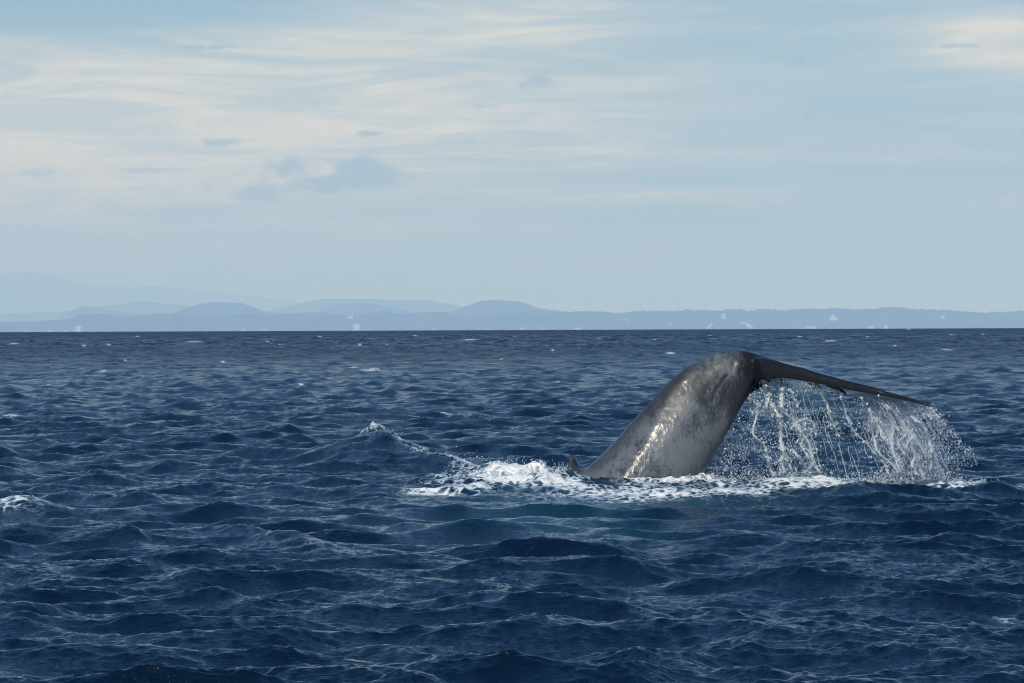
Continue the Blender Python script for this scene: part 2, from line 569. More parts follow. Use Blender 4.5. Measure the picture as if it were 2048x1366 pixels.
fb.inputs['Distance'].default_value = 1.0
t.l(t.math('MULTIPLY', pat, 0.10), fb.inputs['Height'])
wat = t.n('ShaderNodeBsdfPrincipled')
t.l(t.mix(a_t, (0.0004, 0.0060, 0.019), (0.007, 0.065, 0.095)), wat.inputs['Base Color'])
rr = t.math('ADD', t.ramp(a_d, 30.0, 110.0, 0.04, 0.13, False), t.math('ADD', t.ramp(a_d, 110.0, 400.0, 0.0, 0.14, False), t.ramp(a_d, 400.0, 2500.0, 0.0, 0.14, False)))
t.l(rr, wat.inputs['Roughness'])
wat.inputs['IOR'].default_value = 1.333
t.l(bmp1.outputs[0], wat.inputs['Normal'])
fo = t.n('ShaderNodeBsdfPrincipled')
t.l(t.mix(t.ramp(fsum, 0.60, 1.25), (0.36, 0.50, 0.58), (0.84, 0.84, 0.82)), fo.inputs['Base Color'])
fo.inputs['Roughness'].default_value = 0.7
fo.inputs['Subsurface Weight'].default_value = 0.0
t.l(fb.outputs[0], fo.inputs['Normal'])
ms = t.n('ShaderNodeMixShader')
t.l(foamf, ms.inputs[0]); t.l(wat.outputs[0], ms.inputs[1]); t.l(fo.outputs[0], ms.inputs[2])
out = t.n('ShaderNodeOutputMaterial')
t.l(ms.outputs[0], out.inputs[0])
sea.data.materials.append(m_sea)

# ------------------------------------------------------------------ far coast
m_land, t = new_mat('forested_land')
b = t.n('ShaderNodeBsdfPrincipled')
tcn = t.n('ShaderNodeTexCoord')
t.l(t.mix(t.noise(tcn.outputs['Object'], 0.0016, 6, 0.65), (0.006, 0.016, 0.004), (0.12, 0.135, 0.055)), b.inputs['Base Color'])
b.inputs['Roughness'].default_value = 0.95
out = t.n('ShaderNodeOutputMaterial'); t.l(b.outputs[0], out.inputs[0])


def land(name, prof, d, depth, rough, seed, back=1.0):
    """a ridge of hills d metres away whose skyline follows prof (photo pixels), with real depth"""
    prof = sorted(prof)
    xs = np.linspace(prof[0][0], prof[-1][0], int((prof[-1][0] - prof[0][0]) / 1.1))
    ys = np.interp(xs, [p[0] for p in prof], [p[1] for p in prof])
    k = np.ones(17) / 17
    ys = np.convolve(np.pad(ys, 8, mode='edge'), k, mode='valid')
    ny = 14
    V = np.zeros((ny, len(xs), 3))
    base = at(1024, 668, d)[2]
    for j in range(ny):
        s = j / (ny - 1)                       # 0 shore .. 1 behind
        dd = d + depth * s
        shape = math.sin(PI * min(1, s / 0.6) / 2) ** 0.8 if s < 0.6 else 1 - 0.75 * ((s - 0.6) / 0.4) ** 1.5
        dc = d + depth * 0.6
        topz = np.array([at(a, b_, dc)[2] for a, b_ in zip(xs, ys)])
        q = np.array([at(a, 660, dd) for a in xs])
        V[j, :, 0] = q[:, 0]; V[j, :, 1] = q[:, 1]
        lump = vnoise(xs * 0.045 * 1.0, np.full_like(xs, j * 0.8), seed, 4)
        tree = vnoise(xs * 0.42, np.full_like(xs, j * 3.1), seed + 5, 3, 0.6)
        hh = topz - base
        V[j, :, 2] = base + hh * shape * (1 + 0.10 * lump * (shape < 0.99) * (s < .55)) + rough * (tree + 0.35) * (0.12 if j < 7 else (0.5 if j == 7 else 1.0))
    idx = np.arange(ny * len(xs)).reshape(ny, -1)
    q = np.stack((idx[:-1, :-1], idx[:-1, 1:], idx[1:, 1:], idx[1:, :-1]), -1).reshape(-1, 4)
    o = np_mesh(name, V.reshape(-1, 3), q, m_land, False)
    tag(o, kind='structure')
    return o


land('coast', [(-250, 648), (60, 645), (130, 640), (165, 632), (200, 629), (240, 634), (270, 634), (310, 628), (345, 629), (375, 636), (400, 631), (440, 629), (500, 630), (540, 634), (570, 629),
               (620, 626), (660, 629), (700, 632), (740, 627), (770, 625), (810, 630), (850, 626), (890, 624), (905, 632), (935, 640), (960, 634), (1000, 628), (1040, 626), (1090, 629),
               (1150, 624), (1200, 624), (1250, 628), (1270, 623), (1340, 623), (1400, 621), (1440, 624), (1460, 619), (1482, 620), (1500, 626), (1512, 619), (1540, 620), (1570, 623),
               (1610, 619), (1640, 620), (1680, 617), (1720, 621), (1780, 615), (1830, 619), (1870, 621), (1900, 622), (1950, 626), (2010, 626), (2050, 623), (2300, 624)], 38000, 3600, 26.0, 31)
land('hills', [(-200, 660), (280, 655), (330, 636), (360, 620), (400, 609), (430, 605), (480, 606), (505, 613), (530, 624), (570, 629), (620, 632), (700, 645), (800, 655), (860, 640), (905, 624), (930, 613),
               (960, 604), (985, 601), (1030, 602), (1055, 608), (1080, 618), (1120, 622), (1160, 630), (1250, 650), (1500, 655), (2250, 655)], 45000, 3500, 12.0, 51)
land('hills', [(-200, 655), (100, 645), (130, 628), (165, 613), (200, 616), (240, 624), (270, 627), (330, 640), (600, 645), (640, 618), (680, 609), (715, 606), (750, 609), (790, 618), (830, 624),
               (870, 626), (1000, 640), (2250, 650)], 52000, 4000, 12.0, 71)
land('hills', [(-250, 640), (150, 622), (230, 609), (280, 604), (330, 607), (380, 612), (520, 626), (580, 612), (640, 598), (720, 598), (800, 600), (850, 601), (900, 608), (960, 620), (1300, 640)],
     64000, 4000, 12.0, 91)
land('mountain', [(-300, 565), (-120, 550), (0, 547), (60, 543), (110, 552), (150, 563), (190, 574), (230, 577), (290, 572), (350, 574), (420, 583), (500, 592), (560, 600), (640, 610), (900, 640)],
     95000, 5000, 12.0, 111)

# ------------------------------------------------------------------ whale
WD = 70.3                      # metres to the whale


def catmull(pts, n):
    p = np.array(pts, dtype=float)
    p = np.vstack((2 * p[0] - p[1], p, 2 * p[-1] - p[-2]))
    res = []
    for i in range(1, len(p) - 2):
        for k_ in range(n):
            s = k_ / n
            a, b_, c_, d_ = p[i - 1], p[i], p[i + 1], p[i + 2]
            res.append(0.5 * ((2 * b_) + (-a + c_) * s + (2 * a - 5 * b_ + 4 * c_ - d_) * s * s + (-a + 3 * b_ - 3 * c_ + d_) * s ** 3))
    res.append(p[-2])
    return np.array(res)


def loft(rings):
    """rings: list of (n,3) arrays -> verts, quads, tris with closed ends"""
    n = len(rings[0])
    V = np.vstack(rings)
    idx = np.arange(len(V)).reshape(len(rings), n)
    nx = np.roll(idx, -1, axis=1)
    q = np.stack((idx[:-1], nx[:-1], nx[1:], idx[1:]), -1).reshape(-1, 4)
    tr = []
    for e, rev in ((0, True), (len(rings) - 1, False)):
        c_ = len(V)
        V = np.vstack((V, rings[e].mean(0)))
        for i in range(n):
            a, b_ = idx[e, i], idx[e, (i + 1) % n]
            tr.append((c_, b_, a) if rev else (c_, a, b_))
    return V, q, np.array(tr)


# tail stock: dorsal outline, belly outline, depth of the middle, half thickness (m), tilt of the section
ST = [  # Lx, Ly, Rx, Ry, depth offset, half thickness
    (960, 1110, 1300, 1190, -0.75, 0.95), (1060, 1030, 1345, 1080, -0.55, 0.92),
    (1125, 972, 1378, 1010, -0.35, 0.86), (1158, 950, 1397, 970, -0.22, 0.80), (1190, 921, 1417, 931, -0.10, 0.74), (1228, 884, 1437, 896, 0.03, 0.67),
    (1264, 843, 1456, 861, 0.17, 0.60), (1300, 805, 1473, 830, 0.31, 0.53), (1338, 766, 1491, 799, 0.46, 0.46), (1369, 740, 1506, 776, 0.58, 0.42),
    (1402, 721, 1518, 763, 0.70, 0.40), (1433, 707, 1528, 757, 0.80, 0.38), (1459, 701, 1537, 754, 0.88, 0.36), (1484, 700, 1546, 754, 0.95, 0.33), (1506, 705, 1556, 754, 1.0, 0.26), (1526, 712, 1566, 755, 1.03, 0.20), (1546, 719, 1580, 753, 1.03, 0.13)]
ST = catmull(ST, 5)
rings = []
NA = 56
for (lx, ly, rx, ry, dz, hw) in ST:
    dz = dz * 0.4
    Lp = at(lx, ly, WD + dz - 0.10)
    Rp = at(rx, ry, WD + dz + 0.25)
    c_ = (Lp + Rp) / 2
    maj = (Rp - Lp) / 2
    dep = np.array((0.0, 1.0, 0.0))
    axis = np.cross(maj, dep); axis /= np.linalg.norm(axis)
    # the stock leans away from the camera going up
    dep = dep + axis * 0.0
    ring = []
    for i in range(NA):
        a = 2 * PI * i / NA
        ca, sa = math.cos(a), math.sin(a)
        # ridge at the dorsal end (a = pi), fuller belly
        wdt = abs(sa) ** 0.92 * (1 if sa >= 0 else -1)
        if ca < 0:
            wdt *= (1 - 0.34 * abs(ca) ** 1.6)
        else:
            wdt *= (1 - 0.10 * ca ** 2)
        ring.append(c_ + maj * ca + dep * hw * wdt)
    rings.append(np.array(ring))
parts = [loft(rings)]

# near fluke: swept leading edge from the stock towards the camera and to the right
FL = [  # top x,y ; bottom x,y ; depth offset of the leading edge ; chord vector (m): x, y(away), z
    (1486, 736, 1488, 746, 1.05, 0.9, 0.9, -0.04), (1496, 720, 1498, 762, 0.80, 1.25, 1.30, -0.05), (1516, 712.5, 1520, 759, 0.42, 1.35, 1.42, -0.06), (1544, 717.5, 1546, 755.5, 0.22, 1.32, 1.45, -0.08), (1570, 725.5, 1572, 756.5, 0.05, 1.24, 1.42, -0.16),
    (1603, 734.5, 1604, 761, -0.14, 1.08, 1.35, -0.20), (1644, 746, 1644, 769, -0.36, 0.86, 1.25, -0.22), (1688, 758, 1687, 778, -0.58, 0.66, 1.10, -0.18), (1732, 769.5, 1731, 785.5, -0.80, 0.48, 0.92, -0.12),
    (1770, 781, 1769, 793, -0.98, 0.36, 0.74, -0.10), (1814, 793, 1813, 802, -1.20, 0.22, 0.50, -0.05), (1843, 801.5, 1842, 808.5, -1.34, 0.10, 0.26, -0.02), (1868, 812, 1867, 816.5, -1.42, 0.03, 0.06, 0.0)]
FLc = catmull(FL, 5)


def fluke(mirror=False):
    rg = []
    root = at(1500, 742, WD + 0.30)
    # plane of symmetry of the animal at the tail
    nrm = np.array((0.733, -0.674, 0.089)); nrm /= np.linalg.norm(nrm)
    for (tx, ty, bx, by, dz, cx, cy, cz) in FLc:
        dz = dz - 0.45
        T_ = at(tx, ty, WD + dz); B_ = at(bx, by, WD + dz)
        c_ = (T_ + B_) / 2
        half = (T_ - B_) / 2
        ch = np.array((cx, cy, cz))
        nose = np.array((0.35, -1.0, -0.40)); nose /= np.linalg.norm(nose)
        th = np.linalg.norm(half)
        ring = []
        n = 30
        for i in range(n):
            a = 2 * PI * i / n
            ca, sa = math.cos(a), math.sin(a)
            if ca > 0:      # rounded leading edge
                p = c_ + nose * ca * th * 1.25 + half * sa
            else:           # long taper to the trailing edge
                s = -ca
                p = c_ + ch * (s ** 1.05) + half * sa * (1 - 0.90 * s ** 0.75)
            ring.append(p)
        ring = np.array(ring)
        if mirror:
            ring = ring - 2 * np.outer((ring - root) @ nrm, nrm)
        rg.append(ring)
    return loft(rg)


parts.append(fluke(False))
parts.append(fluke(True))

# the torn bit of trailing edge showing under the near fluke
TB = [(1650, 768, 0.3, 0.03), (1668, 775, 0.25, 0.045), (1683, 781, 0.2, 0.05), (1691, 787, 0.15, 0.045), (1696, 794, 0.1, 0.02)]
rg = []
for (x_, y_, dz, r_) in catmull(TB, 3):
    c_ = at(x_, y_, WD + dz)
    rg.append(np.array([c_ + np.array((0.25 * math.cos(a) * r_ * 2, -0.0 + math.cos(a) * 0.05, math.sin(a) * r_)) for a in np.linspace(0, 2 * PI, 12, endpoint=False)]))
parts.append(loft(rg))

# dorsal fin, hooked, thin
FIN = [  # leading edge (photo px), trailing edge, half thickness m
    (1121, 978, 1190, 975, 0.13), (1128, 957, 1186, 950, 0.11), (1131.5, 945, 1170, 940, 0.085), (1135, 935, 1160.5, 934, 0.07), (1139, 925, 1155.5, 924, 0.055), (1142.5, 918, 1153.5, 917, 0.042), (1146, 912.5, 1151.5, 912.5, 0.03), (1148, 911, 1150, 911, 0.014)]
rg = []
for (lx, ly, rx, ry, hw) in catmull(FIN, 3):
    L_ = at(lx, ly, WD - 0.42); R_ = at(rx, ry, WD - 0.22)
    c_ = (L_ + R_) / 2; mj = (R_ - L_) / 2
    rg.append(np.array([c_ + mj * math.cos(a) + np.array((0, 1, 0)) * hw * math.sin(a) for a in np.linspace(0, 2 * PI, 20, endpoint=False)]))
parts.append(loft(rg))

V, Q, T3, off = [], [], [], 0
for v_, q_, t_ in parts:
    V.append(v_); Q.append(q_ + off); T3.append(t_ + off); off += len(v_)
tmp = np_mesh('whale_rough', np.vstack(V), np.vstack(Q), None, True, None, np.vstack(T3))
bm = bmesh.new(); bm.from_mesh(tmp.data)
bmesh.ops.recalc_face_normals(bm, faces=bm.faces)
bm.to_mesh(tmp.data); bm.free()
rm = tmp.modifiers.new('remesh', 'REMESH'); rm.mode = 'VOXEL'; rm.voxel_size = 0.021; rm.adaptivity = 0
sm = tmp.modifiers.new('smooth', 'SMOOTH'); sm.factor = 0.5; sm.iterations = 9
dg = bpy.context.evaluated_depsgraph_get()
me = bpy.data.meshes.new_from_object(tmp.evaluated_get(dg))
bpy.data.objects.remove(tmp)
nv = len(me.vertices)
ed = np.zeros(len(me.edges) * 2, dtype=np.int32); me.edges.foreach_get('vertices', ed); ed = ed.reshape(-1, 2)
c0 = np.zeros(nv * 3, dtype=np.float32); me.vertices.foreach_get('co', c0); c0 = c0.reshape(-1, 3).astype(float)
dc = np.linalg.norm((c0 - at(1496, 742, WD + 0.1)) * np.array((1, 0.6, 1)), axis=1)
wgt = np.clip(1.25 - dc / 0.42, 0, 1)[:, None] * 0.75
deg = np.bincount(ed.ravel(), minlength=nv)[:, None]
for it in range(36):                                    # the flesh runs smoothly from stock into fluke
    acc = np.zeros_like(c0)
    for k_ in range(3):
        acc[:, k_] = np.bincount(ed[:, 0], c0[ed[:, 1], k_], nv) + np.bincount(ed[:, 1], c0[ed[:, 0], k_], nv)
    c0 += wgt * (acc / deg - c0)
me.vertices.foreach_set('co', c0.astype(np.float32).ravel())
me.update()
co = np.zeros(nv * 3, dtype=np.float32); me.vertices.foreach_get('co', co); co = co.reshape(-1, 3).astype(float)
no = np.zeros(nv * 3, dtype=np.float32); me.vertices.foreach_get('normal', no); no = no.reshape(-1, 3).astype(float)
# pixel-like coordinates of the skin, used to place folds and markings
rel = (co - np.array((0, 0, CAM_H))) @ R3
wx = 1024 + rel[:, 0] / -rel[:, 2] * FPX
wy = 683 - rel[:, 1] / -rel[:, 2] * FPX


def seg_dist(pts):
    d = np.full(nv, 1e9)
    for (x0, y0), (x1, y1) in zip(pts[:-1], pts[1:]):
        ux, uy = x1 - x0, y1 - y0
        s = np.clip(((wx - x0) * ux + (wy - y0) * uy) / (ux * ux + uy * uy), 0, 1)
        d = np.minimum(d, np.hypot(wx - x0 - s * ux, wy - y0 - s * uy))
    return d


front = no[:, 1] < 0.1
disp = np.zeros(nv)
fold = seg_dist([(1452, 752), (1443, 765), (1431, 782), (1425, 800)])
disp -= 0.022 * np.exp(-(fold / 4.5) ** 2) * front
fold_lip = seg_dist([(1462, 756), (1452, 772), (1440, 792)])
disp += 0.0 * np.exp(-(fold_lip / 7.0) ** 2) * front
# keel that runs into the leading edge of the fluke
disp += 0.03 * np.exp(-(seg_dist([(1478, 728), (1472, 742), (1466, 752)]) / 7.0) ** 2) * front
# long low shoulder along the flank
sh = seg_dist([(1235, 975), (1262, 935), (1290, 890), (1312, 850), (1330, 805), (1352, 772), (1390, 738)])
disp += 0.032 * np.exp(-(sh / 16.0) ** 2) * front
disp += 0.010 * vnoise(co[:, 0] * 2.2, co[:, 2] * 2.2 + co[:, 1], 61, 3) + 0.004 * vnoise(co[:, 0] * 9, co[:, 2] * 9 + co[:, 1] * 3, 62, 3)
co += no * disp[:, None]
me.vertices.foreach_set('co', co.astype(np.float32).ravel())
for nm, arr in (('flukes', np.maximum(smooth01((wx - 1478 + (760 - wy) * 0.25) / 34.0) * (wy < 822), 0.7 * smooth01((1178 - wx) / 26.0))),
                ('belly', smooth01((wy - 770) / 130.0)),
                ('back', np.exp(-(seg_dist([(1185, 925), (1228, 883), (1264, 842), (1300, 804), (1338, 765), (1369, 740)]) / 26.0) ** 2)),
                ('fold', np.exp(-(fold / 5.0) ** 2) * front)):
    at_ = me.attributes.new(nm, 'FLOAT', 'POINT')
    at_.data.foreach_set('value', arr.astype(np.float32))
me.polygons.foreach_set('use_smooth', np.ones(len(me.polygons), dtype=bool))
me.update()
whale = bpy.data.objects.new('whale', me)
COL.objects.link(whale)
me.materials.clear()
tag(whale, 'grey mottled whale arching its tail out of the foam, small hooked dorsal fin showing', 'whale')

m_skin, t = new_mat('whale_skin')
geo = t.n('ShaderNodeNewGeometry')
P = geo.outputs['Position']
a_fl = t.n('ShaderNodeAttribute', attribute_name='flukes').outputs['Fac']
a_be = t.n('ShaderNodeAttribute', attribute_name='belly').outputs['Fac']
a_bk = t.n('ShaderNodeAttribute', attribute_name='back').outputs['Fac']
a_fo = t.n('ShaderNodeAttribute', attribute_name='fold').outputs['Fac']
nA = t.noise(P, 1.1, 4, 0.55)
nB = t.noise(t.mapping(P, rot=(0, 0.72, 0), scale=(1.25, 1, 0.55)), 5.5, 6, 0.64, 0.5)
nC = t.noise(t.mapping(P, rot=(0, 0.6, 0), scale=(1.2, 1, 0.8)), 19.0, 5, 0.66)
mott = t.math('ADD', t.math('MULTIPLY', nB, 0.50), t.math('MULTIPLY', nC, 0.50))
mott = t.math('ADD', mott, t.math('MULTIPLY', t.math('SUBTRACT', nA, 0.5), 0.8))
amt = t.math('ADD', t.math('MULTIPLY', a_be, 0.13), 0.0)
mm = t.ramp(t.math('ADD', mott, amt), 0.40, 0.70)
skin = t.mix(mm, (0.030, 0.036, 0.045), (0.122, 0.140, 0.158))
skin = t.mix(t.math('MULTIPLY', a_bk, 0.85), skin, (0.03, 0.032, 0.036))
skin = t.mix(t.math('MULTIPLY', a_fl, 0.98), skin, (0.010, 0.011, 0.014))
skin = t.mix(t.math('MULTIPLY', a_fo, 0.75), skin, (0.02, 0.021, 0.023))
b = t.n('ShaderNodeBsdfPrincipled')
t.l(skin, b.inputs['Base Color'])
t.l(t.math('MULTIPLY', t.math('ADD', t.ramp(nB, 0.35, 0.65, 0.26, 0.42), t.ramp(a_be, 0, 0.8, 0.12, 0.0)), t.ramp(a_fl, 0, 1, 1.0, 0.55)), b.inputs['Roughness'])
t.l(t.ramp(a_fl, 0, 1, 0.16, 0.07), b.inputs['Coat Roughness'])
b.inputs['IOR'].default_value = 1.36
t.l(t.ramp(a_fl, 0, 1, 0.5, 0.2), b.inputs['Specular IOR Level'])
t.l(t.math('MAXIMUM', t.ramp(a_be, 0, 0.9, 0.16, 0.95), t.math('MULTIPLY', a_fl, 0.6)), b.inputs['Coat Weight'])
b.inputs['Coat Roughness'].default_value = 0.17
b.inputs['Coat IOR'].default_value = 1.33
bp = t.n('ShaderNodeBump')
bp.inputs['Distance'].default_value = 1.0
nD = t.noise(t.mapping(P, rot=(0, 0.7, 0), scale=(1, 1, .45)), 11.0, 5, 0.6, 0.4)
t.l(t.math('MULTIPLY', t.math('MULTIPLY', nD, t.ramp(a_fl, 0, 1, 1.0, 0.03)), t.ramp(a_be, 0, 1, 0.0022, 0.011)), bp.inputs['Height'])
t.l(bp.outputs[0], b.inputs['Normal'])
t.l(bp.outputs[0], b.inputs['Coat Normal'])
out = t.n('ShaderNodeOutputMaterial'); t.l(b.outputs[0], out.inputs[0])
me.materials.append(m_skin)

# ------------------------------------------------------------------ falling water
m_wt, t = new_mat('falling_water')
d1 = t.n('ShaderNodeBsdfDiffuse'); d1.inputs[0].default_value = (0.84, 0.93, 1.0, 1)
tl = t.n('ShaderNodeBsdfTranslucent'); tl.inputs[0].default_value = (0.84, 0.94, 1.0, 1)
gl = t.n('ShaderNodeBsdfGlossy'); gl.inputs[0].default_value = (1, 1, 1, 1); gl.inputs['Roughness'].default_value = 0.15
tp = t.n('ShaderNodeBsdfTransparent')
m1 = t.n('ShaderNodeMixShader'); m1.inputs[0].default_value = 0.3; t.l(d1.outputs[0], m1.inputs[1]); t.l(tl.outputs[0], m1.inputs[2])
m2 = t.n('ShaderNodeMixShader'); m2.inputs[0].default_value = 0.12; t.l(m1.outputs[0], m2.inputs[1]); t.l(gl.outputs[0], m2.inputs[2])
geo = t.n('ShaderNodeNewGeometry')
m3 = t.n('ShaderNodeMixShader')
t.l(t.ramp(t.noise(geo.outputs['Position'], 14.0, 4), 0.30, 0.60, 0.5, 1.0), m3.inputs[0])
t.l(tp.outputs[0], m3.inputs[1]); t.l(m2.outputs[0], m3.inputs[2])
out = t.n('ShaderNodeOutputMaterial'); t.l(m3.outputs[0], out.inputs[0])


def zz(X_, Y_):
    return (1380 + X_ / 3.413, 680 + Y_ / 3.413)


STR = [
    ([(490, 262), (515, 320), (530, 380), (545, 425), (590, 485), (615, 560), (618, 640), (622, 700), (640, 770), (660, 830), (690, 880), (700, 960)], 3.0),
    ([(510, 262), (530, 330), (535, 400), (520, 440), (530, 490), (600, 520), (625, 600)], 1.6),
    ([(620, 262), (628, 340), (625, 420), (640, 490), (690, 540), (730, 600), (780, 660), (820, 720), (835, 800), (860, 870), (895, 920), (935, 985)], 2.6),
    ([(560, 262), (585, 300), (600, 270)], 1.2), ([(640, 275), (690, 350), (715, 410), (735, 460)], 1.2),
    ([(815, 290), (820, 320), (840, 340)], 1.4), ([(855, 295), (895, 335), (925, 400), (945, 480), (965, 550), (995, 610), (1020, 660)], 1.5),
    ([(395, 395), (430, 415), (465, 450), (455, 520), (435, 590), (440, 660), (500, 710), (525, 770), (540, 840), (560, 900), (600, 950)], 1.6),
    ([(690, 600), (735, 555), (790, 540), (835, 565), (855, 610), (860, 650)], 1.7), ([(725, 700), (760, 640), (735, 580)], 1.0),
    ([(640, 770), (625, 830), (645, 900), (640, 960)], 1.5), ([(690, 740), (740, 800), (800, 880), (850, 950)], 1.5), ([(780, 660), (760, 720), (800, 790), (830, 860), (790, 900)], 1.0),
    ([(980, 330), (1040, 420), (1070, 520), (1110, 610), (1190, 690), (1270, 780), (1330, 860), (1380, 960)], 1.2),
    ([(1130, 365), (1200, 440), (1240, 520), (1245, 620), (1265, 720), (1300, 780), (1390, 860), (1440, 950)], 1.6),
    ([(1220, 385), (1300, 440), (1360, 510), (1385, 590), (1375, 690), (1390, 770), (1420, 860), (1450, 950)], 2.4),
    ([(1290, 395), (1370, 470), (1430, 540), (1470, 610), (1505, 690), (1530, 780), (1560, 850), (1600, 950)], 2.3),
    ([(1430, 410), (1480, 490), (1540, 545), (1590, 590), (1625, 650), (1640, 720), (1655, 800), (1640, 880)], 2.4),
    ([(1640, 455), (1655, 490), (1690, 525), (1650, 530), (1600, 500)], 1.5), ([(1520, 430), (1560, 470), (1610, 500)], 1.3),
    ([(1255, 520), (1290, 590), (1310, 660), (1350, 700)], 1.4), ([(1385, 590), (1440, 600), (1470, 650), (1420, 700), (1470, 780)], 1.1),
    ([(1470, 610), (1520, 650), (1480, 720), (1530, 780)], 1.3), ([(1530, 780), (1520, 860), (1560, 930)], 1.3), ([(1400, 780), (1420, 800), (1445, 870)], 1.0),
    ([(1170, 370), (1180, 440), (1230, 470), (1300, 470), (1350, 520)], 1.3), ([(1330, 405), (1420, 450), (1520, 520), (1580, 590)], 2.0),
    ([(140, 880), (160, 930), (190, 960)], 1.4), ([(120, 900), (150, 850), (180, 820)], .9),
]


def fluke_depth(px):
    return float(np.interp(px, [1400, 1520, 1700, 1860, 1950], [0.4, 0.10, -0.75, -1.6, -1.9]))


strand_paths = []
rngs = np.random.default_rng(5)


def tube(path, rad, n=6):
    """path (m,3), rad (m,) -> rings"""
    rg = []
    for p, r_ in zip(path, rad):
        rg.append(np.array([p + np.array((math.cos(a) * r_, math.sin(a) * r_, 0)) for a in np.linspace(0, 2 * PI, n, endpoint=False)]))
    return loft(rg)


def build_many(name, items, label, cat):
    V, Q, T3, off = [], [], [], 0
    for v_, q_, t_ in items:
        V.append(v_); Q.append(q_ + off); T3.append(t_ + off); off += len(v_)
    o = np_mesh(name, np.vstack(V), np.vstack(Q), m_wt, True, None, np.vstack(T3))
    tag(o, label, cat, kind='stuff')
    return o


items = []
for pts, thick_ in STR:
    pp = [zz(*p) for p in pts]
    c_ = catmull(pp, 14)
    sd = rngs.integers(0, 9999)
    s_ = np.arange(len(c_)) * 0.22
    jx = 1.5 * vnoise(s_, s_ * 0 + sd * 0.7, 77, 3, .6)
    dep = fluke_depth(pp[0][0]) + 0.35 * vnoise(s_ * 0.3, s_ * 0 + sd, 78, 2)
    path = np.array([at(a + j, b_, WD + d_) for (a, b_), j, d_ in zip(c_, jx, dep)])
    rad = thick_ * 0.0120 * (1.0 + 0.85 * vnoise(s_ * 1.8, s_ * 0 + sd, 79, 3, .65))
    rad = np.clip(rad, 0.002, 0.05)
    rad[0] *= 0.5; rad[-1] *= 0.4
    items.append(tube(path, rad))
    strand_paths.append((path, thick_))
    # thinner strings that split off and rejoin, the broken edges of the sheet
    for k_ in range(int(4 * thick_)):
        a0 = rngs.integers(0, max(1, len(path) - 8)); a1 = min(len(path), a0 + rngs.integers(6, 30))
        sub = path[a0:a1].copy()
        if len(sub) < 4: continue
        s2 = np.linspace(0, 1, len(sub))
        amp = rngs.uniform(0.04, 0.16) * rngs.choice((-1, 1))
        sub[:, 0] += amp * np.sin(PI * s2) + 0.02 * vnoise(s2 * 9, s2 * 0 + k_ * 3.1 + sd, 80, 2)
        sub[:, 2] += 0.03 * vnoise(s2 * 5, s2 * 0 + k_ * 5.7 + sd, 81, 2)
        items.append(tube(sub, np.full(len(sub), rngs.uniform(0.003, 0.0065)) * (1 + 0.5 * vnoise(s2 * 14, s2 * 0 + k_, 82, 2)), 5))
build_many('water_strands', items, 'thick white ropes of seawater pouring from the trailing edge of the fluke', 'falling water')


def fall(px0, s, jitter):
    """photo-plane position along the fall from the fluke at px0, s = 0 top .. 1 sea"""
    y0 = np.interp(px0, [1420, 1520, 1579, 1658, 1746, 1860], [850, 760, 758, 773, 789, 812])
    A = np.interp(px0, [1420, 1520, 1640, 1690, 1780, 1862], [10, 55, 85, 115, 105, 75])
    px = px0 + A * (0.55 * s + 0.45 * np.sqrt(s)) + jitter * s * 0
    return px, y0 + (970 - y0) * s


items = []
for i in range(160):
    if rngs.random() < 0.74:
        x0 = rngs.uniform(1655, 1845)
        if rngs.random() < 0.5: x0 = rngs.triangular(1690, 1790, 1850)
    else:
        x0 = rngs.uniform(1520, 1660)
    sa = rngs.uniform(0, 0.75) ** 1.3
    sb = min(1.0, sa + rngs.uniform(0.08, 0.40))
    s_ = np.linspace(sa, sb, 16)
    px, py = fall(np.full(16, x0), s_, 0)
    sd = i * 1.37
    px = px + 4.0 * vnoise(s_ * 12, s_ * 0 + sd, 90, 3, .6) + rngs.uniform(-10, 10) * (s_ - sa)
    dd = fluke_depth(x0) + rngs.uniform(-.3, .5)
    path = np.array([at(a, b_, WD + dd) for a, b_ in zip(px, py)])
    rad = rngs.uniform(0.0022, 0.0058) * (1 + 0.6 * vnoise(s_ * 30, s_ * 0 + sd, 91, 2))
    items.append(tube(path, rad * np.sin(np.linspace(0.25, PI - 0.25, 16)) ** 0.5, 4))
build_many('water_threads', items, 'fine slanting threads of water making a curtain under the outer fluke', 'falling water')

# the thin torn film between the threads
def film(name, xa, xb, sa, sb, dd0, label):
    nu, nv_ = 70, 60
    U_, S_ = np.meshgrid(np.linspace(xa, xb, nu), np.linspace(sa, sb, nv_), indexing='ij')
    px, py = fall(U_.ravel(), S_.ravel(), 0)
    px = px + 5 * vnoise(U_.ravel() / 20, S_.ravel() * 3, 131, 3)
    wob = 0.12 * vnoise(U_.ravel() / 14, S_.ravel() * 4, 132, 3)
    pts = np.array([at(a, b_, WD + fluke_depth(u) + dd0 + w_) for a, b_, u, w_ in zip(px, py, U_.ravel(), wob)])
    idx = np.arange(nu * nv_).reshape(nu, nv_)
    q = np.stack((idx[:-1, :-1], idx[1:, :-1], idx[1:, 1:], idx[:-1, 1:]), -1).reshape(-1, 4)
    o = np_mesh(name, pts, q, m_film, True)
    e_ = np.minimum(1, 5 * np.minimum((U_ - xa) / (xb - xa), (xb - U_) / (xb - xa))) * np.minimum(1, 2.2 * (sb - S_) / (sb - sa))
    for nm, arr in (('across', (U_ - 1500) / 100.0), ('down', S_), ('edge', 0.6 * np.clip(e_, 0, 1))):
        at_ = o.data.attributes.new(nm, 'FLOAT', 'POINT')
        at_.data.foreach_set('value', arr.ravel().astype(np.float32))
    tag(o, label, 'falling water', kind='stuff')


